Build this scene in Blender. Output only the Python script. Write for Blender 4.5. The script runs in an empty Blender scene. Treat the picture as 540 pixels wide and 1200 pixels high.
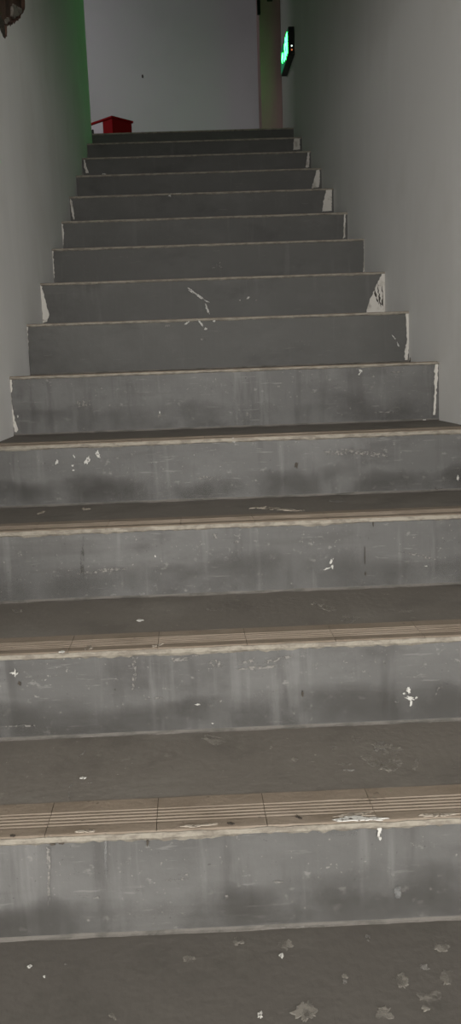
import bpy, bmesh, math, random
from mathutils import Vector, Matrix, noise

COL = bpy.context.scene.collection
R = math.radians

# ---------------------------------------------------------------- helpers
def lin(r, g, b):
    f = lambda c: ((c / 255 + 0.055) / 1.055) ** 2.4 if c > 10 else c / 255 / 12.92
    return (f(r), f(g), f(b), 1)

def obj(name, bm, mats, parent=None, smooth=False):
    me = bpy.data.meshes.new(name)
    bmesh.ops.recalc_face_normals(bm, faces=bm.faces[:])
    bm.to_mesh(me); bm.free()
    for m in (mats if isinstance(mats, (list, tuple)) else [mats]):
        me.materials.append(m)
    if smooth:
        for p in me.polygons: p.use_smooth = True
    o = bpy.data.objects.new(name, me)
    COL.objects.link(o)
    if parent: o.parent = parent
    return o

def thing(name, label, cat, loc=(0, 0, 0), rz=0, group=None):
    o = bpy.data.objects.new(name, None); COL.objects.link(o)
    o.location = loc; o.rotation_euler = (0, 0, rz); o.empty_display_size = .05
    o['label'] = label; o['category'] = cat
    if group: o['group'] = group
    return o

def tag(o, label, cat, group=None):
    o['label'] = label; o['category'] = cat
    if group: o['group'] = group
    return o

def structure(o, label=None, cat=None):
    o['kind'] = 'structure'
    if label: o['label'] = label
    if cat: o['category'] = cat
    return o

def box(bm, x0, x1, y0, y1, z0, z1, bev=0, mi=0):
    r = bmesh.ops.create_cube(bm, size=1)
    vs = r['verts']
    bmesh.ops.scale(bm, vec=(x1 - x0, y1 - y0, z1 - z0), verts=vs)
    bmesh.ops.translate(bm, vec=((x0 + x1) / 2, (y0 + y1) / 2, (z0 + z1) / 2), verts=vs)
    fs = set(f for v in vs for f in v.link_faces)
    for f in fs: f.material_index = mi
    if bev:
        es = list(set(e for v in vs for e in v.link_edges))
        q = bmesh.ops.bevel(bm, geom=es, offset=bev, segments=2, affect='EDGES', profile=.5)
        for f in q['faces']: f.material_index = mi
    return bm

def prism(bm, pts, off, mi=0):
    """closed polygon (list of 3D points) pushed along a vector"""
    a = [bm.verts.new(p) for p in pts]
    b = [bm.verts.new(Vector(p) + Vector(off)) for p in pts]
    fs = [bm.faces.new(a), bm.faces.new(b[::-1])]
    n = len(a)
    for i in range(n):
        fs.append(bm.faces.new((a[i], b[i], b[(i + 1) % n], a[(i + 1) % n])))
    for f in fs: f.material_index = mi
    return fs

# ---------------------------------------------------------------- materials
def mat(name, base, rough=.8, bump=0, bump_scale=60, layers=(), spec=.3, metallic=0):
    """base colour, then layers (colour, noise scale vector, threshold lo, hi, amount, detail) mixed on top"""
    m = bpy.data.materials.new(name); m.use_nodes = True
    nt = m.node_tree; n = nt.nodes; l = nt.links
    b = n['Principled BSDF']
    b.inputs['Roughness'].default_value = rough
    b.inputs['Metallic'].default_value = metallic
    b.inputs['Specular IOR Level'].default_value = spec
    b.inputs['Base Color'].default_value = base
    tc = n.new('ShaderNodeTexCoord')
    prev = None
    for i, (c, sc, lo, hi, amt, det) in enumerate(layers):
        mp = n.new('ShaderNodeMapping'); mp.inputs['Scale'].default_value = sc
        mp.inputs['Location'].default_value = (3.1 * i + 1.7, 1.3 * i, 2.9 * i)
        l.new(tc.outputs['Object'], mp.inputs['Vector'])
        nz = n.new('ShaderNodeTexNoise'); nz.inputs['Scale'].default_value = 1
        nz.inputs['Detail'].default_value = det; nz.inputs['Roughness'].default_value = .6
        l.new(mp.outputs['Vector'], nz.inputs['Vector'])
        mr = n.new('ShaderNodeMapRange'); mr.interpolation_type = 'SMOOTHSTEP'
        mr.inputs['From Min'].default_value = lo; mr.inputs['From Max'].default_value = hi
        mr.inputs['To Max'].default_value = amt
        l.new(nz.outputs['Fac'], mr.inputs['Value'])
        mx = n.new('ShaderNodeMix'); mx.data_type = 'RGBA'
        l.new(mr.outputs['Result'], mx.inputs['Factor'])
        if prev is None: mx.inputs['A'].default_value = base
        else: l.new(prev, mx.inputs['A'])
        mx.inputs['B'].default_value = c
        prev = mx.outputs['Result']
    if prev is not None: l.new(prev, b.inputs['Base Color'])
    if bump:
        nz = n.new('ShaderNodeTexNoise'); nz.inputs['Scale'].default_value = bump_scale
        nz.inputs['Detail'].default_value = 6
        l.new(tc.outputs['Object'], nz.inputs['Vector'])
        bp = n.new('ShaderNodeBump'); bp.inputs['Strength'].default_value = bump
        bp.inputs['Distance'].default_value = .004
        l.new(nz.outputs['Fac'], bp.inputs['Height']); l.new(bp.outputs['Normal'], b.inputs['Normal'])
    return m

def glow(name, col, strength, base=(0, 0, 0, 1)):
    m = bpy.data.materials.new(name); m.use_nodes = True
    b = m.node_tree.nodes['Principled BSDF']
    b.inputs['Base Color'].default_value = base
    b.inputs['Emission Color'].default_value = col
    b.inputs['Emission Strength'].default_value = strength
    return m
MARKS = [
    ('r', -1, -0.4112, 0.103, 0.0044, 0.0067, 0.0029, -0.0019, 'w'),
    ('r', -1, -0.3763, 0.0938, 0.0035, -0.0001, -0.0002, -0.003, 'w'),
    ('r', -1, -0.3751, 0.0819, 0.003, -0.0001, -0.0002, -0.0024, 'w'),
    ('r', -1, -0.3711, 0.1134, 0.0022, -0.0044, -0.0014, -0.0007, 'w'),
    ('r', -1, -0.3422, 0.1024, 0.008, 0.0114, 0.0035, -0.0024, 'w'),
    ('r', -1, -0.3158, 0.1153, 0.0044, -0.0087, -0.0039, -0.002, 'w'),
    ('r', -1, -0.032, 0.1382, 0.0098, -0.0012, -0.0003, -0.0023, 'w'),
    ('r', -1, -0.0004, 0.137, 0.004, 0.0044, 0.0044, -0.004, 'w'),
    ('r', -1, 0.1428, 0.074, 0.004, -0.0002, -0.0002, -0.006, 'd'),
    ('r', -1, 0.5214, 0.0295, 0.003, -0.0001, -0.0, -0.006, 'w'),
    ('r', -1, 0.475, 0.0092, 0.0101, -0.0004, -0.0, -0.0061, 'd2'),
    ('r', -1, 0.2991, 0.098, 0.0435, -0.0077, -0.0011, -0.0069, 'l'),
    ('r', -1, 0.2332, 0.0985, 0.0239, -0.0009, -0.0001, -0.005, 'l'),
    ('r', -1, -0.0713, 0.0523, 0.0159, -0.0006, -0.0002, -0.004, 'l'),
    ('r', 2, -0.0736, 0.1057, 0.0157, -0.0116, -0.0029, -0.0037, 'w'),
    ('r', 2, -0.0462, 0.0869, 0.0163, -0.0108, -0.0021, -0.003, 'w'),
    ('r', 2, -0.0243, 0.071, 0.0101, -0.005, -0.001, -0.002, 'w'),
    ('r', 2, -0.0225, 0.0461, 0.0063, -0.0154, -0.0039, -0.0016, 'w'),
    ('r', 2, 0.1147, 0.0774, 0.0062, 0.0032, 0.002, -0.0036, 'w'),
    ('r', 2, 0.0861, 0.0701, 0.0023, -0.0001, -0.0001, -0.0022, 'w'),
    ('r', 2, 0.1399, 0.0683, 0.0023, -0.0001, -0.0001, -0.0022, 'l'),
    ('r', 1, -0.094, 0.1377, 0.0096, 0.0061, 0.0014, -0.0021, 'w'),
    ('r', 1, -0.0682, 0.1462, 0.0126, -0.0015, -0.0003, -0.002, 'w'),
    ('r', 1, -0.0534, 0.135, 0.0089, -0.0121, -0.0023, -0.0016, 'w'),
    ('r', 1, -0.0388, 0.1184, 0.0051, -0.0002, -0.0002, -0.004, 'w'),
    ('r', 1, -0.0125, 0.1411, 0.0046, -0.0002, -0.0002, -0.0057, 'w'),
    ('r', 1, -0.0478, 0.0875, 0.0094, -0.0037, -0.0013, -0.003, 'l'),
    ('r', 1, -0.1476, 0.1308, 0.0101, -0.0003, -0.0002, -0.004, 'l'),
    ('r', 1, 0.5231, 0.0753, 0.006, -0.0067, -0.0014, -0.0011, 'w'),
    ('r', 1, 0.5358, 0.0522, 0.0031, -0.007, -0.0019, -0.0008, 'w'),
    ('r', 0, -0.179, 0.0393, 0.0045, -0.0002, -0.0003, -0.0068, 'l'),
    ('r', 0, -0.1786, 0.0483, 0.0018, -0.0001, -0.0002, -0.0045, 'w'),
    ('r', 0, 0.3589, 0.1391, 0.0043, -0.0037, -0.0022, -0.0025, 'w'),
    ('r', 0, 0.3565, 0.1302, 0.0037, 0.0042, 0.0016, -0.0014, 'w'),
    ('r', 0, 0.426, 0.0262, 0.0207, -0.0008, -0.0, -0.0023, 'l'),
    ('r', 0, 0.4569, 0.1311, 0.0182, 0.0009, 0.0001, -0.0018, 'l'),
    ('r', 0, 0.5294, 0.002, 0.0058, -0.0002, -0.0, -0.0018, 'w'),
    ('r', 0, -0.4826, 0.1377, 0.0026, -0.0024, -0.0016, -0.0016, 'l'),
    ('r', 0, -0.3331, 0.119, 0.0062, -0.0025, -0.0009, -0.0021, 'l'),
    ('r', 0, -0.3739, 0.0779, 0.018, -0.0007, -0.0006, -0.009, 'l'),
    ('r', 0, -0.5541, 0.0508, 0.0018, -0.0001, -0.0002, -0.0034, 'w'),
    ('r', -2, 0.1704, 0.06, 0.0022, -0.0014, -0.0031, -0.0052, 'w'),
    ('r', -2, 0.1614, 0.0446, 0.0065, 0.0021, 0.0006, -0.0017, 'w'),
    ('r', -2, 0.1719, 0.0477, 0.0024, -0.0001, -0.0001, -0.0053, 'w'),
    ('r', -2, 0.2378, 0.066, 0.001, -0.0, -0.0003, -0.0175, 'd'),
    ('r', -2, 0.256, 0.1331, 0.001, -0.0, -0.0001, -0.0087, 'd'),
    ('r', -2, 0.239, 0.0309, 0.0021, -0.0001, -0.0001, -0.0035, 'd'),
    ('r', -2, -0.1824, 0.0831, 0.0015, 0.0008, 0.0019, -0.0038, 'w'),
    ('r', -2, -0.3273, 0.0838, 0.0034, -0.0001, -0.0026, -0.0417, 'd3'),
    ('r', -2, 0.3605, 0.0417, 0.0035, -0.0001, -0.0, -0.0012, 'w'),
    ('r', -2, -0.293, 0.0581, 0.0426, 0.0028, 0.0002, -0.0035, 'l'),
    ('r', -2, -0.0224, 0.1062, 0.0085, -0.0003, -0.0001, -0.0026, 'l'),
    ('r', -2, 0.3467, 0.0651, 0.0305, -0.0078, -0.0006, -0.0027, 'l'),
    ('r', -2, -0.0611, 0.1216, 0.0024, -0.001, -0.0026, -0.0064, 'l'),
    ('r', -3, 0.2426, 0.0581, 0.0043, -0.0002, -0.0, -0.0052, 'w'),
    ('r', -3, 0.2454, 0.043, 0.0071, -0.0016, -0.0005, -0.0029, 'w'),
    ('r', -3, 0.2467, 0.034, 0.0022, -0.0001, -0.0001, -0.0067, 'w'),
    ('r', -3, 0.2354, 0.0524, 0.0029, -0.0001, -0.0, -0.0015, 'w'),
    ('r', -3, 0.2554, 0.0441, 0.0026, -0.0001, -0.0, -0.0022, 'w'),
    ('r', -3, 0.2223, 0.0381, 0.0029, -0.0001, -0.0, -0.0015, 'l'),
    ('r', -3, 0.293, 0.0588, 0.0039, 0.0032, 0.0009, -0.0012, 'l'),
    ('r', -3, 0.2901, 0.0515, 0.0009, -0.0004, -0.0015, -0.0041, 'l'),
    ('r', -3, -0.4114, 0.1167, 0.0056, -0.0002, -0.0002, -0.002, 'w'),
    ('r', -3, -0.4085, 0.1181, 0.0014, -0.0001, -0.0005, -0.0073, 'w'),
    ('r', -3, -0.4059, 0.115, 0.0037, 0.0035, 0.0007, -0.0009, 'w'),
    ('r', -3, -0.4028, 0.0988, 0.0028, -0.0001, -0.0003, -0.0037, 'd'),
    ('r', -3, -0.0108, 0.1078, 0.0284, 0.0008, 0.0001, -0.0032, 'l'),
    ('r', -3, -0.0246, 0.1187, 0.0112, 0.0015, 0.0004, -0.0029, 'l'),
    ('r', -3, 0.0252, 0.1209, 0.0223, 0.0039, 0.0005, -0.0029, 'l'),
    ('r', -3, -0.0756, 0.118, 0.0113, -0.0005, -0.0002, -0.0044, 'l'),
    ('r', -3, -0.1098, 0.0487, 0.0043, -0.0002, -0.0001, -0.0015, 'w'),
    ('r', -3, -0.0869, 0.0148, 0.0017, -0.0001, -0.0001, -0.0013, 'w'),
    ('r', -3, -0.1803, 0.0622, 0.0142, 0.0007, 0.0, -0.0013, 'l'),
    ('r', -3, -0.4054, 0.0249, 0.0312, -0.0003, -0.0001, -0.0013, 'l'),
    ('r', -3, 0.0648, 0.0601, 0.0019, -0.0001, -0.0001, -0.0045, 'd'),
    ('r', -3, -0.2135, 0.105, 0.0035, -0.0002, -0.0016, -0.0294, 'l'),
    ('r', -3, -0.1375, 0.1281, 0.0141, 0.0004, 0.0001, -0.0037, 'l'),
    ('r', -3, -0.109, 0.1327, 0.0071, -0.0003, -0.0001, -0.0015, 'l'),
    ('r', -4, -0.3173, 0.1083, 0.0018, -0.0001, -0.0028, -0.0415, 'l'),
    ('r', -4, -0.2636, 0.0589, 0.0091, -0.0005, -0.0001, -0.0022, 'l'),
    ('r', -4, -0.2407, 0.1191, 0.0023, -0.0001, -0.0018, -0.0317, 'l2'),
    ('r', -4, -0.1506, 0.0778, 0.0137, 0.0003, 0.0, -0.0012, 'l'),
    ('r', -4, -0.1389, 0.0846, 0.008, -0.0004, -0.0001, -0.0018, 'l'),
    ('r', -4, -0.2027, 0.0644, 0.0023, -0.0001, -0.0002, -0.0031, 'l'),
    ('r', -4, -0.083, 0.0496, 0.0019, -0.0013, -0.0018, -0.0031, 'l'),
    ('r', -4, 0.1247, 0.1362, 0.0027, -0.0001, -0.0002, -0.0122, 'w'),
    ('r', -4, 0.1257, 0.124, 0.0017, -0.0001, -0.0, -0.0037, 'w'),
    ('r', -4, 0.072, 0.1352, 0.0252, -0.0012, -0.0001, -0.0049, 'l2'),
    ('r', -4, -0.0134, 0.0683, 0.0057, -0.0003, -0.0, -0.0015, 'l'),
    ('r', -4, 0.1479, 0.0439, 0.0046, -0.0002, -0.0001, -0.0087, 'l2'),
    ('r', -4, -0.1843, 0.1345, 0.0016, -0.0001, -0.0003, -0.0061, 'd'),
    ('r', -4, -0.2984, 0.1377, 0.0028, -0.0001, -0.0002, -0.0024, 'd'),
    ('r', -4, -0.3097, 0.1371, 0.0034, -0.0002, -0.0001, -0.0017, 'd'),
    ('r', -4, 0.0136, 0.0009, 0.0348, 0.0001, 0.0, -0.0013, 'l'),
    ('r', -4, -0.2177, -0.0007, 0.0253, 0.0001, -0.0, -0.0013, 'l'),
    ('r', 5, -0.1368, 0.144, 0.0068, -0.0026, -0.0045, -0.0105, 'w'),
    ('r', 5, -0.1071, 0.1501, 0.0184, 0.0004, 0.0, -0.0028, 'w'),
    ('r', 3, 0.0341, 0.0801, 0.0097, 0.005, 0.0015, -0.0027, 'l'),
    ('r', 3, 0.043, 0.0678, 0.0069, -0.0061, -0.0017, -0.0018, 'l'),
    ('r', 3, 0.0148, 0.0656, 0.0089, 0.0028, 0.0008, -0.0023, 'l'),
    ('r', 7, -0.4627, 0.0692, 0.0106, -0.0003, -0.0002, -0.0032, 'w'),
    ('r', 0, 0.0553, 0.033, 0.0046, -0.0002, -0.0001, -0.0034, 'l'),
    ('r', 0, 0.0224, 0.0703, 0.0045, -0.0002, -0.0001, -0.0022, 'l'),
    ('r', 1, 0.238, 0.0726, 0.0077, -0.0003, -0.0001, -0.0025, 'l'),
    ('t', -2, 0.0733, 0.1278, 0.0339, -0.0221, -0.0015, -0.0122, 'w2'),
    ('t', -2, 0.0405, 0.1512, 0.015, 0.0011, -0.0007, -0.0084, 'w2'),
    ('t', -2, 0.1118, 0.0984, 0.0176, -0.0039, -0.0011, -0.0079, 'w2'),
    ('t', -2, -0.3429, 0.221, 0.0099, -0.0022, 0.0012, -0.0102, 'w2'),
    ('t', -2, -0.4409, 0.1887, 0.0048, 0.0135, 0.0024, -0.0104, 'w2'),
    ('t', -2, 0.2201, 0.1935, 0.0165, -0.0039, -0.0025, -0.0132, 'l'),
    ('t', -3, 0.0849, 0.2534, 0.0099, -0.0014, -0.0014, -0.0104, 'lt'),
    ('t', -3, 0.1252, 0.2015, 0.0104, -0.0056, -0.0023, -0.0118, 'lt'),
    ('t', -3, 0.1412, 0.1717, 0.0119, -0.0047, -0.0027, -0.0135, 'lt'),
    ('t', -3, 0.1654, 0.1088, 0.0156, -0.0059, -0.004, -0.0181, 'lt'),
    ('t', -3, -0.2092, 0.1467, 0.0062, 0.0009, 0.0006, -0.0071, 'w'),
    ('t', -3, -0.4335, 0.2926, 0.0113, -0.0016, 0.0024, -0.0133, 'lt'),
    ('t', -3, -0.4526, 0.2435, 0.0085, -0.0012, 0.0023, -0.0114, 'lt'),
    ('t', -3, 0.2746, 0.132, 0.0135, -0.0019, -0.0033, -0.0124, 'lt'),
    ('t', -3, -0.0732, 0.1962, 0.0128, -0.0018, -0.0004, -0.0108, 'lt'),
    ('t', -4, 0.1809, 0.1913, 0.021, -0.0109, -0.008, -0.0242, 'lt'),
    ('t', -4, 0.1779, 0.1473, 0.0192, 0.0048, -0.0029, -0.0179, 'lt'),
    ('t', -4, 0.1543, 0.1575, 0.0142, -0.0194, -0.0054, -0.0117, 'lt'),
    ('t', -4, 0.1737, 0.2064, 0.0093, -0.0009, -0.0034, -0.0142, 'l'),
    ('t', -4, 0.1433, 0.2364, 0.0082, -0.0008, -0.0022, -0.0104, 'lt'),
    ('t', -4, 0.1006, 0.2076, 0.0067, -0.0006, -0.0015, -0.0085, 'lt'),
    ('t', -4, 0.1106, 0.135, 0.0113, -0.001, -0.0005, -0.0023, 'l'),
    ('t', -4, 0.1104, 0.1535, 0.0077, -0.0007, -0.001, -0.0053, 'lt'),
    ('t', -4, 0.2139, 0.1413, 0.0028, -0.003, -0.0077, -0.0165, 'lt'),
    ('t', -4, -0.297, 0.2251, 0.0037, 0.0131, 0.0012, -0.0018, 'l'),
    ('t', -4, -0.2873, 0.1453, 0.0045, -0.0004, 0.0004, -0.0036, 'w'),
    ('t', -4, -0.3022, 0.124, 0.001, 0.0064, 0.0015, -0.0016, 'l'),
    ('t', -4, -0.3017, 0.1022, 0.0012, -0.0001, 0.0017, -0.0119, 'l'),
    ('t', -4, -0.2755, 0.1316, 0.0038, -0.0003, 0.0002, -0.002, 'l'),
    ('t', -4, 0.0351, 0.1741, 0.0052, -0.0005, -0.0007, -0.0054, 'lt'),
    ('t', -4, -0.0873, 0.2527, 0.0176, -0.0163, -0.0029, -0.014, 'lt'),
    ('t', -5, -0.016, 0.2394, 0.0028, -0.0002, -0.0005, -0.004, 'w'),
    ('t', -5, -0.3402, 0.2417, 0.0024, 0.0011, 0.0012, -0.0026, 'w'),
    ('t', -5, -0.3182, 0.2217, 0.0014, -0.0001, 0.0004, -0.0022, 'w'),
    ('t', -5, -0.0525, 0.1432, 0.0027, -0.0008, -0.0011, -0.0049, 'w'),
    ('t', -5, 0.1922, 0.2429, 0.0086, -0.006, -0.0065, -0.0113, 'lt'),
    ('t', -5, 0.1584, 0.2072, 0.0042, -0.0028, -0.0026, -0.0046, 'l'),
    ('t', -5, 0.1819, 0.1897, 0.0093, -0.0006, -0.0035, -0.011, 'lt'),
    ('t', -5, 0.1503, 0.1547, 0.0128, 0.0072, 0.0018, -0.0126, 'lt'),
    ('t', -5, 0.0012, 0.1462, 0.0096, -0.0054, -0.0066, -0.015, 'lt'),
    ('t', -5, -0.0714, 0.2693, 0.0068, -0.0005, -0.0005, -0.008, 'lt'),
    ('t', -5, -0.008, 0.26, 0.01, -0.0007, -0.0014, -0.011, 'lt'),
    ('t', -5, 0.1003, 0.2654, 0.0045, -0.0003, -0.0011, -0.0048, 'l'),
    ('t', -5, 0.0577, 0.198, 0.0031, -0.0002, -0.0011, -0.0056, 'lt'),
    ('t', -5, 0.0558, 0.1882, 0.0026, -0.0002, -0.0008, -0.0041, 'l'),
    ('t', -5, 0.126, 0.1864, 0.0083, -0.0006, -0.0033, -0.0123, 'lt'),
    ('t', -5, -0.1361, 0.2422, 0.0077, -0.0005, -0.0, -0.0061, 'lt'),
    ('t', -5, -0.2943, 0.2424, 0.0013, -0.0001, 0.0003, -0.0018, 'l'),
    ('t', -5, -0.2263, 0.1531, 0.0025, 0.0018, 0.003, -0.0057, 'lt'),
    ('t', -5, 0.0914, 0.1353, 0.0098, -0.0006, -0.0024, -0.0099, 'lt'),
    ('n', -4, 0.1033, 0.0009, 0.0387, -0.0008, -0.0012, -0.0061, 'w'),
    ('n', -4, 0.0942, 0.0121, 0.0231, 0.0003, -0.0008, -0.0045, 'w2'),
    ('n', -4, 0.2036, 0.0029, 0.0251, -0.0005, -0.0012, -0.0041, 'w2'),
    ('n', -4, -0.0732, 0.0053, 0.0044, -0.0018, -0.0005, -0.0032, 'd'),
    ('n', -4, 0.0192, 0.0121, 0.0034, -0.0045, -0.0013, -0.0028, 'd'),
    ('n', -4, 0.1262, 0.051, 0.0198, 0.0033, -0.0017, -0.011, 'd4'),
    ('n', -4, -0.362, 0.0008, 0.0034, -0.0003, 0.0006, -0.003, 'd'),
    ('n', -4, -0.2664, 0.003, 0.0113, 0.0001, 0.0005, -0.003, 'w2'),
    ('n', -4, -0.1189, 0.003, 0.0227, 0.001, 0.0001, -0.0026, 'w2'),
    ('n', -3, -0.3285, -0.0048, 0.0062, 0.0005, 0.0008, -0.0049, 'w'),
    ('n', -3, -0.2864, 0.0064, 0.0053, 0.0022, 0.0014, -0.0082, 'w2'),
    ('n', -3, -0.172, 0.0088, 0.0083, 0.0033, 0.0005, -0.0054, 'w2'),
]
PLASTER = [
    (2, [(0.5646, 0.1451), (0.576, 0.1475), (0.5813, 0.1143), (0.5821, 0.059), (0.5802, 0.0147), (0.5029, 0.0117), (0.5149, 0.0474), (0.5326, 0.0883), (0.5531, 0.129)]),
    (1, [(0.5597, 0.1441), (0.5726, 0.145), (0.5722, 0.0987), (0.5693, 0.0486), (0.5638, 0.0083), (0.556, 0.0036), (0.5562, 0.0314), (0.5629, 0.0614), (0.562, 0.1116)]),
    (0, [(0.5586, 0.1544), (0.5655, 0.1564), (0.5643, 0.1184), (0.5618, 0.0734), (0.5594, 0.0145), (0.5536, 0.0125), (0.5549, 0.051), (0.5573, 0.0961)]),
    (5, [(0.5379, 0.1481), (0.5619, 0.1491), (0.5601, 0.0589), (0.5174, 0.0566), (0.5257, 0.0989)]),
    (6, [(0.5457, 0.1396), (0.561, 0.1467), (0.558, 0.067), (0.5219, 0.0605), (0.5349, 0.102)]),
    (7, [(0.5537, 0.1443), (0.5623, 0.144), (0.5575, 0.0711), (0.5412, 0.0696)]),
    (8, [(0.5286, 0.1408), (0.5604, 0.142), (0.5566, 0.0817), (0.5223, 0.0784)]),
    (4, [(0.5561, 0.1424), (0.563, 0.1454), (0.5605, 0.1029), (0.5578, 0.0502), (0.5508, 0.0439), (0.5535, 0.0932)]),
    (3, [(0.5662, 0.1446), (0.5709, 0.1474), (0.5716, 0.09), (0.5708, 0.0354), (0.5645, 0.0326), (0.5679, 0.0901)]),
    (0, [(-0.5738, 0.1499), (-0.5625, 0.1506), (-0.5644, 0.1251), (-0.568, 0.0917), (-0.5652, 0.0535), (-0.5566, 0.0171), (-0.5606, 0.0082), (-0.5719, 0.0244), (-0.5753, 0.0695)]),
    (1, [(-0.5692, 0.1477), (-0.5661, 0.1476), (-0.5675, 0.1004), (-0.568, 0.0505), (-0.5701, 0.0104), (-0.5739, 0.0106), (-0.5723, 0.0757)]),
    (2, [(-0.5687, 0.1467), (-0.5638, 0.1356), (-0.5556, 0.0915), (-0.545, 0.0416), (-0.5547, 0.0226), (-0.5689, 0.0204)]),
    (3, [(-0.5696, 0.1478), (-0.565, 0.1476), (-0.5653, 0.0966), (-0.5674, 0.0423), (-0.5705, 0.0424), (-0.57, 0.0967)]),
    (4, [(-0.5688, 0.1382), (-0.564, 0.1348), (-0.5615, 0.0955), (-0.568, 0.0466), (-0.5714, 0.0467)]),
    (5, [(-0.5672, 0.1466), (-0.5586, 0.1393), (-0.5537, 0.1004), (-0.5509, 0.0579), (-0.5583, 0.0582), (-0.5642, 0.1078)]),
    (7, [(-0.5607, 0.1408), (-0.5535, 0.1406), (-0.5492, 0.1082), (-0.5385, 0.0755), (-0.5512, 0.0759), (-0.5579, 0.1044)]),
]
SCRATCH = [
    [(0.5384, 0.0937), (0.5467, 0.0741), (0.5547, 0.0378), (0.5491, 0.0463), (0.5409, 0.0715)],
    [(0.55, 0.1098), (0.5566, 0.0737), (0.5618, 0.0292), (0.5562, 0.0405), (0.551, 0.0822)],
    [(0.5642, 0.1066), (0.5709, 0.0732), (0.5689, 0.0262), (0.5648, 0.0402), (0.5666, 0.0762)],
    [(0.575, 0.0593), (0.5786, 0.0536), (0.576, 0.0232), (0.5726, 0.0233)],
]
M = {}
M['riser'] = mat('grey_painted_riser', lin(91, 90, 88), .62, .35, 45, [
    (lin(106, 105, 103), (4, 4, 6), .42, .70, .8, 5),
    (lin(71, 69, 67), (5, 5, 9), .50, .74, .85, 6),
    (lin(118, 117, 115), (30, 6, 2.5), .55, .72, .5, 4),
    (lin(73, 71, 69), (24, 6, 3.2), .56, .72, .5, 4),
    (lin(77, 75, 72), (2.0, 4, 22), .53, .7, .4, 4),
    (lin(123, 121, 118), (16, 16, 150), .62, .72, .55, 4),
    (lin(128, 126, 122), (44, 44, 60), .62, .72, .6, 6),
    (lin(138, 135, 129), (140, 140, 140), .66, .74, .7, 3),
    (lin(47, 45, 42), (170, 170, 170), .68, .75, .6, 3)])
M['riser_upper'] = mat('falloff_dimmed_riser', lin(83, 82, 79), .62, .3, 45, [  # darker copy of the riser grey; uphill light loss painted in
    (lin(92, 91, 88), (4, 4, 6), .45, .72, .7, 5),
    (lin(69, 67, 65), (5, 5, 9), .52, .75, .7, 6),
    (lin(98, 97, 94), (30, 6, 2.5), .58, .74, .4, 4),
    (lin(106, 104, 100), (16, 16, 150), .64, .74, .4, 4),
    (lin(122, 119, 113), (140, 140, 140), .69, .76, .5, 3)])
M['tread'] = mat('dirty_grey_tread', lin(108, 103, 96), .75, .3, 70, [
    (lin(121, 117, 110), (6, 7, 6), .48, .72, .6, 6),
    (lin(91, 87, 81), (9, 9, 9), .5, .72, .6, 6),
    (lin(141, 137, 127), (28, 28, 28), .66, .74, .35, 4),
    (lin(175, 170, 159), (120, 120, 120), .72, .77, .5, 2)])
M['tread_low'] = mat('darker_lower_tread', lin(88, 84, 79), .75, .3, 70, [  # a darker grey for the lowest treads
    (lin(100, 96, 90), (6, 7, 6), .48, .72, .6, 6),
    (lin(76, 73, 68), (9, 9, 9), .5, .72, .6, 6)])
M['stain_shade'] = mat('dark_stain_and_shade', lin(72, 70, 66), .7)  # dirt tone with riser-foot shade painted into it
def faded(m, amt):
    """a stain and shade film that thins out towards its own edge (vertex value 'fade')"""
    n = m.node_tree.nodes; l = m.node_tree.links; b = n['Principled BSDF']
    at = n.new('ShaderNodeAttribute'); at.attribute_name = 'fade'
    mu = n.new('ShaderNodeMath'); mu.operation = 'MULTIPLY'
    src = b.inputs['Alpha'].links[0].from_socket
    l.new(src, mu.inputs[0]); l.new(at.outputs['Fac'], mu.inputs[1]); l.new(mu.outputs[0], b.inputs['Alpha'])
M['cove'] = mat('dusty_joint', lin(102, 98, 93), .85, .5, 150, [
    (lin(81, 79, 74), (24, 60, 60), .44, .62, .8, 6)])
M['tile'] = mat('beige_ribbed_tile', lin(129, 117, 103), .6, .25, 160, [
    (lin(112, 100, 86), (12, 30, 30), .45, .7, .7, 5),
    (lin(144, 133, 120), (7, 14, 14), .52, .72, .6, 5),
    (lin(78, 69, 59), (70, 70, 70), .66, .76, .6, 3)])
M['mortar'] = mat('chipped_mortar', lin(146, 140, 128), .9, .6, 130, [
    (lin(120, 113, 103), (40, 40, 90), .42, .62, .9, 6)])
M['wall'] = mat('off_white_wall', lin(216, 215, 212), .7, .1, 28, [
    (lin(205, 203, 198), (2, 2, 2), .45, .7, .7, 4),
    (lin(222, 221, 218), (5, 5, 1.2), .5, .7, .5, 4)])
M['backwall'] = mat('white_landing_wall', lin(206, 204, 206), .8, .08, 30, [
    (lin(196, 194, 196), (1.6, 1.6, 1.6), .45, .7, .6, 4)])
M['pier'] = mat('cream_jamb_paint', lin(170, 143, 140), .7, .08, 40, [(lin(157, 131, 128), (6, 6, 2), .45, .7, .6, 4)])
M['w'] = mat('white_paint_splash', lin(190, 188, 182), .8, .3, 200)
M['w2'] = mat('pale_beige_chip', lin(164, 155, 142), .85, .4, 200, [(lin(140, 131, 118), (60, 60, 60), .45, .6, .8, 4)])
M['l'] = mat('light_grey_scuff', lin(133, 130, 125), .8, .3, 200)
M['l2'] = mat('faint_grey_streak', lin(122, 122, 120), .8, .2, 200)
M['lt'] = mat('worn_grey_blotch', lin(146, 141, 132), .8, .3, 120, [(lin(122, 118, 110), (40, 40, 40), .5, .62, .9, 5)])
M['d'] = mat('dark_scratch', lin(70, 64, 57), .8)
M['d2'] = mat('dark_ring_stain', lin(63, 59, 54), .8)
M['d3'] = mat('dark_drip_stain', lin(83, 81, 77), .8)
M['d4'] = mat('brown_smudge', lin(115, 101, 86), .8, 0, 60, [(lin(135, 122, 107), (50, 50, 50), .45, .6, .9, 5)])
M['plaster'] = mat('bare_white_plaster', lin(194, 190, 182), .9, .5, 120, [(lin(156, 150, 141), (26, 26, 26), .5, .66, .8, 6), (lin(103, 98, 90), (60, 60, 60), .64, .72, .7, 5)])
M['black'] = mat('black_plastic', lin(26, 26, 25), .5)
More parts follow.
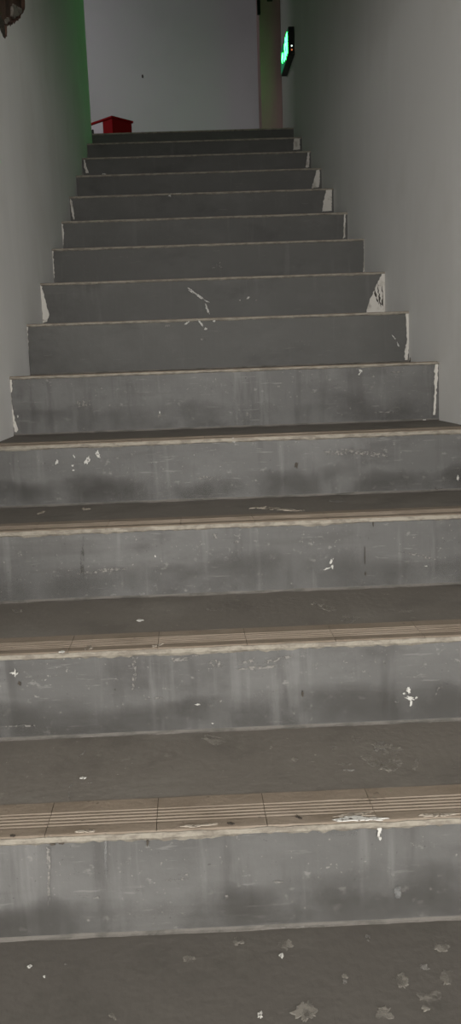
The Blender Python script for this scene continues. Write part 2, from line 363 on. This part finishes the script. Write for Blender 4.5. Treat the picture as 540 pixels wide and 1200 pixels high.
M['red'] = mat('red_painted_steel', lin(140, 8, 14), .65, .05, 40, spec=.12)
M['label'] = mat('white_label', lin(214, 210, 212), .6)
M['brown'] = mat('brown_underlayer', lin(89, 68, 57), .9, .8, 60, [
    (lin(62, 46, 39), (14, 14, 14), .42, .66, .9, 6), (lin(108, 87, 75), (30, 30, 30), .58, .7, .6, 5)])
M['chip'] = mat('grey_render_coat', lin(131, 125, 115), .9, .8, 90, [
    (lin(86, 78, 69), (60, 60, 60), .48, .64, .9, 5)])
M['floor'] = mat('grey_floor_paint', lin(120, 117, 112), .7, .2, 60, [(lin(104, 101, 96), (5, 5, 5), .45, .7, .7, 5)])
M['sign_body'] = mat('dark_sign_housing', lin(30, 34, 32), .45)
M['sign_face'] = glow('dark_green_sign_panel', (0.004, 0.10, 0.045, 1), 1.0, lin(8, 60, 38))
M['sign_lit'] = glow('lit_green_pictogram', (0.020, 1.0, 0.075, 1), 31, lin(60, 200, 140))
M['led_w'] = glow('white_indicator', (.8, 1, .9, 1), 1.6)
M['led_o'] = glow('orange_indicator', (1, .28, .10, 1), .6)

def film(m, lo, hi, amt, scale):
    """worn, broken-up skin of paint or dust: lets the surface below show through in noise-shaped gaps"""
    nt = m.node_tree; n = nt.nodes; l = nt.links
    tc = n.new('ShaderNodeTexCoord'); nz = n.new('ShaderNodeTexNoise'); nz.inputs['Scale'].default_value = scale; nz.inputs['Detail'].default_value = 6
    l.new(tc.outputs['Object'], nz.inputs['Vector'])
    mr = n.new('ShaderNodeMapRange'); mr.interpolation_type = 'SMOOTHSTEP'
    mr.inputs['From Min'].default_value = lo; mr.inputs['From Max'].default_value = hi; mr.inputs['To Max'].default_value = amt
    l.new(nz.outputs['Fac'], mr.inputs['Value']); l.new(mr.outputs['Result'], n['Principled BSDF'].inputs['Alpha'])
film(M['stain_shade'], .30, .64, .55, 9); faded(M['stain_shade'], 1); film(M['w'], .33, .45, 1, 190); film(M['lt'], .36, .62, .62, 60); film(M['l'], .40, .60, .8, 160); film(M['l2'], .40, .66, .7, 60)
film(M['d3'], .38, .62, .6, 60); film(M['d4'], .38, .62, .7, 60); film(M['w2'], .34, .52, 1, 110); film(M['d'], .3, .45, 1, 200)

# ---------------------------------------------------------------- stair data (metres)
RISE, SKEW, TILE = .14815, -.03097, .081
YN = {-6: -1.8, -5: -1.5, -4: -1.1997, -3: -0.9053, -2: -0.5971, -1: -0.3052, 0: -0.0045, 1: 0.2943, 2: 0.5889, 3: 0.8992,
      4: 1.2027, 5: 1.5012, 6: 1.8012, 7: 2.1013, 8: 2.4013, 9: 2.7079, 10: 3.0}
ZN = {-7: -1.037, -6: -.889, -5: -0.7407, -4: -0.5919, -3: -0.4435, -2: -0.2981, -1: -0.1545, 0: 0.0003, 1: 0.1497, 2: 0.2956,
      3: 0.4468, 4: 0.5926, 5: 0.7444, 6: 0.8949, 7: 1.0426, 8: 1.1859, 9: 1.3159}
XL, XR = -.5686, .5693
LEAN = .0066                       # the risers lean: their foot stands a little proud of the top
JOINT0, PITCH = -.0245, .1475

def riser_y(k, x, h):
    t = 1 - h / (ZN[k] - ZN[k - 1])
    return YN[k] - LEAN * t + SKEW * x

def sweep(bm, prof, xs, jit=0, seed=0, caps=True):
    """prof: (y, z, material index of the span that follows); closed loop swept along x"""
    rows = []
    for x in xs:
        row = []
        for j, p in enumerate(prof):
            dy = dz = 0
            if jit:
                dy = jit * noise.noise(Vector((x * 22, j * 3.7, seed)))
                dz = jit * noise.noise(Vector((x * 22, j * 3.7 + 50, seed)))
            row.append(bm.verts.new((x, p[0] + SKEW * x + dy, p[1] + dz)))
        rows.append(row)
    n = len(prof)
    for a, b in zip(rows, rows[1:]):
        for j in range(n):
            f = bm.faces.new((a[j], b[j], b[(j + 1) % n], a[(j + 1) % n]))
            f.material_index = prof[j][2]
    if caps:
        bm.faces.new(rows[0]).material_index = 0
        bm.faces.new(rows[-1][::-1]).material_index = 0

def lins(a, b, n): return [a + (b - a) * i / n for i in range(n + 1)]

stair = thing('staircase', 'long grey concrete staircase with beige ribbed nosings climbing between two off-white walls', 'staircase', (0, 0, ZN[-7]))
def kid(name, bm, mats, parent, smooth=False):
    """geometry is written in world coordinates; bring it under its parent unmoved"""
    o = obj(name, bm, mats, parent, smooth)
    o.matrix_parent_inverse = Matrix.Translation(parent.matrix_basis.translation).inverted() if parent is stair else Matrix.Identity(4)
    return o

steps = {}
for k in range(-6, 10):
    yb, zb, yt, zt, yn = YN[k] - LEAN, ZN[k - 1], YN[k], ZN[k], YN[k + 1] - LEAN
    bm = bmesh.new()
    xa, xb = XL + .0004, XR - .0004
    prof = [(yb - .004, zb + .0004, 2), (yb - .0015, zb + .0022, 2), (yb, zb + .005, 0), (yt + .0005, zt - (.010 if k < 0 else .007), 0), (yt + .004, zt - (.0095 if k < 0 else .0065), 1),
            (yt + TILE, zt - (.0095 if k < 0 else .0065), 1), (yt + TILE, zt, 1), (yn + .01, zt, 0), (yn + .01, zb, 0)]
    sweep(bm, prof, lins(xa, xb, 80), .0012, k * 7.3)
    s = kid('step', bm, [M['riser' if k < 1 else 'riser_upper'], M['tread_low' if k <= -5 else 'tread'], M['cove']], stair)
    steps[k] = s
    # ribbed tile nosing: one strip of separate tiles bedded in mortar
    bm = bmesh.new()
    y0, z0 = yt - .004, zt + .0008
    tp = [(y0 + .0015, zt - (.0092 if k < 0 else .0062)), (y0, z0 - (.0075 if k < 0 else .005)), (y0 + .0004, z0 - .003), (y0 + .003, z0 - .0004), (y0 + .006, z0), (y0 + .020, z0)]
    yy = y0 + .020
    for g in range(5):
        tp += [(yy + .0005, z0), (yy + .0018, z0 - .0020), (yy + .0046, z0 - .0020), (yy + .0058, z0)]
        yy += .0078
    tp += [(yt + TILE - .001, z0), (yt + TILE - .0005, zt - (.0092 if k < 0 else .0062))]
    tp = [(a, b, 0) for a, b in tp]
    j = JOINT0 + PITCH * math.floor((xa - JOINT0) / PITCH) + (0 if k in (-4, -3) else .05 * math.sin(k * 2.1))
    while j < xb:
        a, b = max(xa, j + .0004), min(xb, j + PITCH - .0004)
        if b - a > .01: sweep(bm, tp, lins(a, b, 6), .0004, k * 3.1 + j)
        j += PITCH
    # mortar squeezed out under the lip, its lower edge chipped
    rnd = random.Random(k + 40)
    depth = {-4: .006, -3: .005, -2: .004, -1: .003}.get(k, .002)
    N = 160
    prof_rows = []
    lip = .0085 if k < 0 else .0055
    for i, x in enumerate(lins(xa, xb, N)):
        d = .0006 + depth * max(0, .4 + .9 * noise.noise(Vector((x * 9, k * 5.1, 0))) + .6 * noise.noise(Vector((x * 70, k * 2.7, 4))) + .4 * noise.noise(Vector((x * 190, k, 9))))
        wob = .0012 * noise.noise(Vector((x * 40, k * 1.9, 2)))
        za, zm, z2 = zt - .0012 + wob, zt - lip, zt - lip - .001 - d
        ry = lambda z: riser_y(k, x, z - zb)
        prof_rows.append(((x, ry(za) - .0046, za), (x, ry(zm) - .0042, zm), (x, ry(z2) - .0008, z2), (x, ry(z2) + .002, z2), (x, ry(za) + .001, za)))
    rows = [[bm.verts.new(p) for p in r] for r in prof_rows]
    for a, b in zip(rows, rows[1:]):
        for q in range(5):
            f = bm.faces.new((a[q], b[q], b[(q + 1) % 5], a[(q + 1) % 5])); f.material_index = 1
    bm.faces.new(rows[0]).material_index = 1; bm.faces.new(rows[-1][::-1]).material_index = 1
    ns = kid('nosing_strip', bm, [M['tile'], M['mortar']], s)
    ns['label'] = 'beige ribbed tile nosing with chipped mortar edge'

# ---- marks: flecks of paint, scuffs, scratches and worn blotches, each a thin skin on its own face
TH = {'w': .0012, 'w2': .001}
def surf(kd, k, x, h, lift):
    if kd == 'r': return Vector((x, riser_y(k, x, h) - .0018 - lift, ZN[k - 1] + h))
    return Vector((x, YN[k] + h + SKEW * x, ZN[k] + (.0009 if kd == 'n' else .0007) + lift))
NAMES = {'w': 'paint_splash', 'w2': 'mortar_smear', 'l': 'scuff_mark', 'l2': 'pale_streak', 'lt': 'worn_blotch', 'd': 'dark_scratch',
         'd2': 'ring_stain', 'd3': 'dark_drip', 'd4': 'brown_smudge'}
for i, (kd, k, cx, ch, ux, uh, vx, vh, tone) in enumerate(MARKS):
    rnd = random.Random(i * 13 + 5)
    bm = bmesh.new()
    n = 48
    rag = .5 if tone in ('w', 'l', 'w2') else .38
    pts = []
    for a in range(n):
        t = 2 * math.pi * a / n
        r = 1 + rag * 1.5 * noise.noise(Vector((math.cos(t) * 1.6, math.sin(t) * 1.6, i * 4.7))) + rag * 1.1 * noise.noise(Vector((math.cos(t) * 4, math.sin(t) * 4, i * 2.3))) + rag * .8 * noise.noise(Vector((math.cos(t) * 10, math.sin(t) * 10, i * 1.3)))
        r = max(r, .12) * (.84 if tone == "w" else 1)
        pts.append((cx + r * (ux * math.cos(t) + vx * math.sin(t)), ch + r * (uh * math.cos(t) + vh * math.sin(t))))
    th = TH.get(tone, .0006)
    hmax = ZN[k] - ZN[k - 1]
    clip = lambda x, h: (min(max(x, XL + .001), XR - .001), min(max(h, .001), hmax) if kd == 'r' else h)
    lift = .0002 * (i % 5)
    if tone == 'd2':                                   # an open ring
        out = [surf(kd, k, *clip(*p), lift) for p in pts[3:26]]
        inn = [surf(kd, k, *clip(cx + (p[0] - cx) * .72, ch + (p[1] - ch) * .72), lift) for p in pts[3:26]]
        A = [bm.verts.new(p) for p in out]; B = [bm.verts.new(p) for p in inn]
        for q in range(len(A) - 1): bm.faces.new((A[q], A[q + 1], B[q + 1], B[q]))
    else:
        up = Vector((0, -th, 0)) if kd == 'r' else Vector((0, 0, th))
        rim = [bm.verts.new(surf(kd, k, *clip(*p), lift)) for p in pts]
        top = [bm.verts.new(surf(kd, k, *clip(cx + (p[0] - cx) * .88, ch + (p[1] - ch) * .88), lift) + up) for p in pts]
        c = bm.verts.new(surf(kd, k, *clip(cx, ch), lift) + up)
        for q in range(n):
            w = (q + 1) % n
            bm.faces.new((rim[q], rim[w], top[w], top[q])); bm.faces.new((top[q], top[w], c))
    o = kid(NAMES[tone], bm, M[tone], steps[k])
    o['label'] = M[tone].name.replace('_', ' ')

# ---- dirt stain with occlusion shade painted in: a wavy-topped film along the lower part of the nearer risers, thinning out upwards
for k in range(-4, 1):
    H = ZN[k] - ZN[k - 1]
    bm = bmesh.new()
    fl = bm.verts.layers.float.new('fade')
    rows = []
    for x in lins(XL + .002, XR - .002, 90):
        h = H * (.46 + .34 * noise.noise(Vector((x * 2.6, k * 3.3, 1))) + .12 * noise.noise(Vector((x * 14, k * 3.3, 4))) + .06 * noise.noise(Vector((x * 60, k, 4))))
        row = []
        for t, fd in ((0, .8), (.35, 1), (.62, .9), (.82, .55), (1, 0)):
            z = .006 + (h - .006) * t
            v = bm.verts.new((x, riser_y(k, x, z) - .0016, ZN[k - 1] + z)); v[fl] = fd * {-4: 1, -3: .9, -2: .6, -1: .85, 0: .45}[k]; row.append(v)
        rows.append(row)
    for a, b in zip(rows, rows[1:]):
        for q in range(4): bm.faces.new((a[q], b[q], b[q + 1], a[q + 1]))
    kid('stain_and_shade', bm, M['stain_shade'], steps[k])['label'] = 'wavy darker stain and painted shade along the foot of the riser'

# ---- bare plaster where the grey paint stops short of the walls
def ragged(P, amp, seed, step=.006):
    out = []
    for a, b in zip(P, P[1:] + P[:1]):
        n = max(1, int(math.dist(a, b) / step))
        for i in range(n):
            x, h = a[0] + (b[0] - a[0]) * i / n, a[1] + (b[1] - a[1]) * i / n
            out.append((x + amp * noise.noise(Vector((x * 130, h * 130, seed))), h + amp * noise.noise(Vector((x * 130, h * 130, seed + 9)))))
    return out
for i, (k, P) in enumerate(PLASTER):
    bm = bmesh.new()
    hm = ZN[k] - ZN[k - 1]
    P2 = [(min(max(x, XL + .0006), XR - .0006), min(max(h, .004), hm - .002)) for x, h in ragged(P, .0042, i)]
    prism(bm, [(x, riser_y(k, x, h) - .0022, ZN[k - 1] + h) for x, h in P2], (0, .004, 0))
    bmesh.ops.remove_doubles(bm, verts=bm.verts[:], dist=1e-5)
    o = kid('plaster_edge', bm, M['plaster'], steps[k]); o['label'] = 'bare whitish plaster at the end of the riser'
for i, P in enumerate(SCRATCH):
    bm = bmesh.new()
    P2 = [(min(x, XR - .001) - .006, h) for x, h in ragged(P, .005, i + 30, .004)]
    prism(bm, [(x, riser_y(2, x, h) - .0030, ZN[1] + h) for x, h in P2], (0, .001, 0))
    o = kid('grey_brush_mark', bm, M['d2'], steps[2]); o['label'] = 'grey brush stroke on the bare plaster'

# ---------------------------------------------------------------- walls, floors, ceiling
YA, YEND, YPIER, YBACK, ZTOP, ZBOT = -1.25, 2.716, 3.17, 3.95, 4.05, -1.04
HOLE = [(.12, 1.28), (.70, 1.29), (.722, 1.215), (.719, 1.172), (.700, 1.160), (.684, 1.146), (.655, 1.127), (.612, 1.100), (.56, 1.071),
        (.512, 1.048), (.45, 1.017), (.394, .992), (.372, .984), (.366, .966), (.356, .951), (.325, .934), (.290, .926), (.270, .930),
        (.240, .95), (.20, 1.0), (.15, 1.1)]
def hole_loop():
    out = []
    for a, b in zip(HOLE, HOLE[1:] + HOLE[:1]):
        n = max(1, int(math.dist(a, b) / .009))
        for i in range(n):
            y, z = a[0] + (b[0] - a[0]) * i / n, a[1] + (b[1] - a[1]) * i / n
            out.append((y + .006 * noise.noise(Vector((y * 60, z * 60, 1))), z + .006 * noise.noise(Vector((y * 60, z * 60, 8)))))
    return out
loop = hole_loop()
bm = bmesh.new()
outer = [(YA, ZBOT), (YEND, ZBOT), (YEND, ZTOP), (YA, ZTOP)]
vo = [bm.verts.new((XL, y, z)) for y, z in outer]
vh = [bm.verts.new((XL, y, z)) for y, z in loop]
es = [bm.edges.new((a, b)) for L in (vo, vh) for a, b in zip(L, L[1:] + L[:1])]
bmesh.ops.triangle_fill(bm, use_beauty=True, use_dissolve=False, edges=es)
# the broken-out hollow: sloping rim and a rough brown bed
vb = [bm.verts.new((XL - .014, y + (.45 - y) * .02, z + (1.1 - z) * .02)) for y, z in loop]
for a in range(len(vh)):
    b = (a + 1) % len(vh)
    bm.faces.new((vh[a], vh[b], vb[b], vb[a])).material_index = 1
f = bm.faces.new(vb); f.material_index = 1
# thickness of the wall
w2 = [bm.verts.new((XL - .16, y, z)) for y, z in outer]
for a in range(4):
    b = (a + 1) % 4
    bm.faces.new((vo[a], vo[b], w2[b], w2[a]))
bm.faces.new(w2)
wl = structure(obj('wall_left', bm, [M['wall'], M['brown']]), 'off-white stairwell wall with a broken brown hollow high up', 'wall')

# what shows in the hollow: lumpy brown bed, grey render chip, dark run below
root = thing('broken_plaster_patch', 'dark brown ragged hollow of broken plaster high on the off-white stair wall', 'damage', (XL - .014, .45, 1.05))
off = Vector(root.location)
bm = bmesh.new()
ys, zs = lins(.13, .72, 44), lins(.93, 1.28, 30)
def inside(y, z):
    c = False
    for (y1, z1), (y2, z2) in zip(loop, loop[1:] + loop[:1]):
        if (z1 > z) != (z2 > z) and y < (y2 - y1) * (z - z1) / (z2 - z1) + y1: c = not c
    return c
grid = {}
for i, y in enumerate(ys):
    for j, z in enumerate(zs):
        if inside(y, z):
            d = .002 + .005 * abs(noise.noise(Vector((y * 16, z * 16, 3)))) + .003 * abs(noise.noise(Vector((y * 50, z * 50, 5))))
            grid[i, j] = bm.verts.new(Vector((XL - .014 + d, y, z)) - off)
for (i, j) in list(grid):
    q = [(i, j), (i + 1, j), (i + 1, j + 1), (i, j + 1)]
    if all(a in grid for a in q): bm.faces.new([grid[a] for a in q])
obj('brown_bed', bm, M['brown'], root, True)['label'] = 'dark brown crumbly bed'
bm = bmesh.new()
chip = [(.515, 1.088), (.53, 1.104), (.565, 1.112), (.59, 1.126), (.61, 1.122), (.64, 1.140), (.665, 1.146), (.672, 1.136), (.64, 1.122), (.61, 1.104), (.56, 1.080), (.52, 1.060), (.50, 1.060)]
prism(bm, [Vector((XL - .003 + .002 * noise.noise(Vector((y * 40, z * 40, 0))), y, z)) - off for y, z in ragged(chip, .009, 3, .008)], (-.010, 0, 0))
obj('render_chip', bm, M['chip'], root)['label'] = 'grey flaking render along the lower edge'
bm = bmesh.new()
chip = [(.40, 1.0), (.43, 1.015), (.455, 1.030), (.44, 1.034), (.41, 1.018), (.385, 1.004)]
prism(bm, [Vector((XL - .006, y, z)) - off for y, z in ragged(chip, .005, 8, .006)], (-.007, 0, 0))
obj('render_chip', bm, M['chip'], root)['label'] = 'small grey crumb of render'
bm = bmesh.new()
run = [(.27, .975), (.31, .990), (.350, .985), (.362, .968), (.352, .952), (.325, .937), (.295, .930), (.275, .936), (.262, .952)]
prism(bm, [Vector((XL - .005, y, z)) - off for y, z in ragged(run, .005, 5, .008)], (-.008, 0, 0))
obj('dark_run', bm, M['d'], root)['label'] = 'blackish run below the hollow'

bm = bmesh.new(); box(bm, XR, XR + .2, YA, YBACK, ZBOT, ZTOP)
structure(obj('wall_right', bm, M['wall']), 'plain off-white stairwell wall carrying the lit exit sign', 'wall')
bm = bmesh.new(); box(bm, -2.7, XR, YBACK, YBACK + .15, 1.0, ZTOP)
wb = structure(obj('wall_back', bm, M['backwall']), 'cool white wall across the landing at the head of the stairs', 'wall')
bm = bmesh.new(); prism(bm, [(-.3082 + a, YBACK, 2.0057 + b) for a, b in ((-.006, -.004), (.005, -.010), (.007, .004), (.002, .016), (-.005, .012))], (0, -.001, 0))
obj('wall_speck', bm, M['d'], wb)['label'] = 'small dark speck'
bm = bmesh.new(); box(bm, -2.85, -2.7, YEND, YBACK + .15, 1.0, ZTOP)
structure(obj('wall_landing', bm, M['backwall']))
bm = bmesh.new(); box(bm, -2.85, XL - .16, YEND - .15, YEND, 1.0, ZTOP)
structure(obj('wall_corridor', bm, M['backwall']))
bm = bmesh.new()
zl = ZN[9]
box(bm, XL + .0004, XR - .0004, 3.0, YBACK, zl - .15, zl)
box(bm, -2.7, XL - .0004, YEND, YBACK, zl - .15, zl)
structure(obj('floor_landing', bm, M['floor']))
bm = bmesh.new(); box(bm, -3.2, 3.2, -4.8, YN[-6] - LEAN, ZN[-7] - .1, ZN[-7])
box(bm, -3.2, XL, YN[-6] - LEAN, YA, ZN[-7] - .1, ZN[-7]); box(bm, XR, 3.2, YN[-6] - LEAN, YA, ZN[-7] - .1, ZN[-7])
structure(obj('floor', bm, M['floor']))
bm = bmesh.new(); box(bm, -2.85, XR + .2, YA, YBACK + .15, ZTOP, ZTOP + .12)
box(bm, -3.2, 3.2, -4.8, -1.0, .95, 1.1)  # unseen low soffit, lowered to cut light on the upper steps and walls
structure(obj('ceiling', bm, M['wall']))

for nm, b in (('wall_hall_left', (-3.3, -3.2, -4.8, YA)), ('wall_hall_right', (3.2, 3.3, -4.8, YA)), ('wall_hall_rear', (-3.3, 3.3, -4.9, -4.8)),
              ('wall_hall_front_left', (-3.2, XL - .16, YA, YA + .1)), ('wall_hall_front_right', (XR + .2, 3.2, YA, YA + .1))):
    bm = bmesh.new(); box(bm, *b, ZBOT, .95); structure(obj(nm, bm, M['wall']))
bm = bmesh.new(); box(bm, XL - .16, XR + .2, YA, YA + .2, 1.1, ZTOP); structure(obj('wall_over_hall', bm, M['wall']))

# the jamb at the head of the stairs
bm = bmesh.new(); box(bm, .4375, XR - .0005, YPIER, YPIER + .16, zl, ZTOP, .004)
structure(obj('trim_1', bm, M['pier']), 'brownish cream jamb standing between the landing wall and the stair wall', 'door jamb')
t = thing('door_stay', 'dark narrow metal bar at the top of the cream jamb', 'door fitting', (.437, YPIER, 2.085))
bm = bmesh.new(); box(bm, -.010, .010, -.014, -.0002, 0, .42, .003)
box(bm, -.007, .007, -.017, -.014, .02, .40, .001); obj('bar', bm, M['black'], t)
bm = bmesh.new(); box(bm, -.010, .010, -.022, -.014, .0, .016, .003); obj('end_cap', bm, M['black'], t)
t = thing('latch_bracket', 'small blackish bracket on the face of the cream jamb beside the metal bar', 'door fitting', (.506, YPIER, 2.160))
bm = bmesh.new(); box(bm, -.016, .016, -.006, -.0002, .0, .09, .002)
obj('plate', bm, M['black'], t)
bm = bmesh.new(); box(bm, -.011, .018, -.024, -.006, .003, .022, .003); obj('hook', bm, M['black'], t)

# ---------------------------------------------------------------- exit sign on the wall at the right
sx0, sy0, sy1, sz0, sz1, sd = XR, 2.585, 2.925, 1.660, 1.802, .034
sg = thing('exit_sign', 'glowing green exit sign with a running figure fixed to the wall near the jamb', 'sign', (XR - .0003, (sy0 + sy1) / 2, sz0))
off = Vector(sg.location)
def S(bm, x0, x1, y0, y1, z0, z1, bev): return box(bm, x0 - off.x, x1 - off.x, y0 - off.y, y1 - off.y, z0 - off.z, z1 - off.z, bev)
bm = bmesh.new(); S(bm, XR - sd, XR - .0004, sy0, sy1, sz0, sz1, .003)
obj('housing', bm, M['sign_body'], sg)
bm = bmesh.new(); S(bm, XR - sd - .0015, XR - sd + .001, sy0 + .009, sy1 - .009, sz0 + .009, sz1 - .009, .0006)
fp = obj('face_panel', bm, M['sign_face'], sg); fp['label'] = 'dark green panel'
bm = bmesh.new()
cy, cz = (sy0 + sy1) / 2 - .035, (sz0 + sz1) / 2
FX = XR - sd - .0017
def P(u, v): return Vector((FX, cy - u, cz + v)) - off          # u to the right as one faces the sign, v up
def limb(pts, w0, w1):
    n = len(pts)
    L, Rr = [], []
    for i, p in enumerate(pts):
        a = Vector(pts[max(0, i - 1)]); b = Vector(pts[min(n - 1, i + 1)])
        d = (b - a).normalized(); nrm = Vector((-d.y, d.x)); w = w0 + (w1 - w0) * i / (n - 1)
        L.append(Vector(p) + nrm * w); Rr.append(Vector(p) - nrm * w)
    prism(bm, [P(*q) for q in L + Rr[::-1]], (-.0012, 0, 0))
prism(bm, [P(.026 + .0115 * math.cos(a), .044 + .0115 * math.sin(a)) for a in [2 * math.pi * i / 20 for i in range(20)]], (-.0012, 0, 0))
limb([(.018, .031), (.006, .012), (-.002, -.012)], .012, .009)                  # trunk
limb([(.020, .026), (.034, .014), (.050, .018)], .0055, .0045)                   # leading arm
limb([(.014, .028), (-.012, .026), (-.022, .008)], .0055, .0045)                 # trailing arm
limb([(0, -.010), (.022, -.022), (.018, -.052), (.028, -.053)], .0075, .005)     # leading leg
limb([(-.003, -.010), (-.014, -.034), (-.042, -.040), (-.046, -.034)], .0075, .005)  # trailing leg
obj('running_figure', bm, M['sign_lit'], sg)['label'] = 'lit mint-green running figure'
bm = bmesh.new()
ar = [(-.150, 0), (-.122, .028), (-.122, .011), (-.070, .011), (-.070, -.011), (-.122, -.011), (-.122, -.028)]
prism(bm, [P(*q) for q in ar], (-.0012, 0, 0))
obj('arrow', bm, M['sign_lit'], sg)['label'] = 'lit mint-green arrow'
bm = bmesh.new()
fr = [(.062, -.052), (.062, .052), (.108, .052), (.108, -.052), (.099, -.052), (.099, .043), (.071, .043), (.071, -.052)]
prism(bm, [P(*q) for q in fr], (-.0012, 0, 0))
obj('doorway_symbol', bm, M['sign_lit'], sg)['label'] = 'lit mint-green doorway outline'
for z, m, lb in ((1.705, 'led_w', 'white indicator light'), (1.685, 'led_o', 'orange indicator light')):
    bm = bmesh.new()
    bmesh.ops.create_uvsphere(bm, u_segments=14, v_segments=8, radius=.0045)
    bmesh.ops.scale(bm, vec=(1, .5, 1), verts=bm.verts[:])
    bmesh.ops.translate(bm, vec=Vector((XR - .016, sy0 - .0005, z)) - off, verts=bm.verts[:])
    obj('indicator_light', bm, M[m], sg, True)['label'] = lb

# ---------------------------------------------------------------- red box on the landing
bx = thing('red_box', 'red lidded metal box standing cornerwise on the landing at the head of the stairs', 'box', (-.506, 3.50, zl), R(45))
H = 1.630 - zl
# local frame: near corner at the origin, x runs along the right-hand face, y along the left-hand face
bm = bmesh.new(); box(bm, .006, .176, .006, .272, .012, H - .010, .004); obj('body', bm, M['red'], bx)
bm = bmesh.new(); box(bm, -.002, .186, -.002, .280, H - .014, H, .003); box(bm, .02, .164, .02, .26, H, H + .005, .002)
ld = obj('lid', bm, M['red'], bx)
bm = bmesh.new(); box(bm, .0046, .0058, .100, .266, .04, H - .016); obj('side_label', bm, M['label'], bx)['label'] = 'white panel on the side'
bm = bmesh.new(); box(bm, -.004, .0046, .196, .220, H - .075, H - .045, .003); obj('latch', bm, M['black'], bx)['label'] = 'small black catch'
for px, py in ((.03, .03), (.152, .03), (.03, .245), (.152, .245)):
    bm = bmesh.new(); bmesh.ops.create_cone(bm, cap_ends=True, segments=16, radius1=.012, radius2=.014, depth=.012)
    bmesh.ops.translate(bm, vec=(px, py, .006), verts=bm.verts[:]); obj('foot', bm, M['black'], bx)

# ---------------------------------------------------------------- splinter at the wall
bm = bmesh.new()
bmesh.ops.create_cone(bm, cap_ends=True, segments=7, radius1=.0026, radius2=.0012, depth=.014)
bmesh.ops.rotate(bm, cent=(0, 0, 0), matrix=Matrix.Rotation(R(8), 3, 'Y'), verts=bm.verts[:])
bmesh.ops.translate(bm, vec=(0, 0, .0068), verts=bm.verts[:])
for v in bm.verts: v.co += Vector((.0008 * noise.noise(v.co * 300), .0008 * noise.noise(v.co * 300 + Vector((9, 0, 0))), 0))
sp = obj('wood_splinter', bm, M['d']); sp.location = (.553, .20, ZN[0] + .0004)
tag(sp, 'tiny dark splinter standing upright on a tread against the off-white wall', 'splinter')

# ---------------------------------------------------------------- light
def area(name, loc, target, size, sy, power, col, spread=180):
    d = bpy.data.lights.new(name, 'AREA'); d.shape = 'RECTANGLE'; d.size = size; d.size_y = sy
    d.energy = power; d.color = col; d.spread = R(spread)
    o = bpy.data.objects.new(name, d); COL.objects.link(o); o.location = loc
    o.rotation_euler = (Vector(target) - Vector(loc)).to_track_quat('-Z', 'Y').to_euler()
    return o
area('lower_hall_light', (0, -4.6, .44), (0, 0, .2), 5.2, .95, 200, (1, .98, .958))
area('landing_window_light', (-2.1, 2.95, 2.6), (-.5, 3.95, 2.0), .3, 1.2, 2.3, (1, .94, 1), 78)
w = bpy.data.worlds.new('dim_hall'); bpy.context.scene.world = w; w.use_nodes = True
w.node_tree.nodes['Background'].inputs['Color'].default_value = (1, .96, .9, 1)
w.node_tree.nodes['Background'].inputs['Strength'].default_value = .02

# ---------------------------------------------------------------- camera
cam = bpy.data.cameras.new('camera'); co = bpy.data.objects.new('camera', cam); COL.objects.link(co)
right = Vector((0.99781443, -0.05595634, -0.03514603)); up = Vector((0.04457765, 0.17741007, 0.9831269)); fwd = Vector((0.04877692, 0.98254494, -0.17951673))
m = Matrix((right, up, -fwd)).transposed().to_4x4(); m.translation = (-0.10749, -2.18325, 0.01341)
co.matrix_world = m
cam.sensor_fit = 'VERTICAL'; cam.sensor_height = 36; cam.lens = 36 * 950 / 1200; cam.clip_start = .02
sc = bpy.context.scene
sc.camera = co
sc.view_settings.view_transform = 'Standard'; sc.view_settings.look = 'None'
sc.view_settings.exposure = 0; sc.view_settings.gamma = 1; sc.view_settings.use_curve_mapping = False
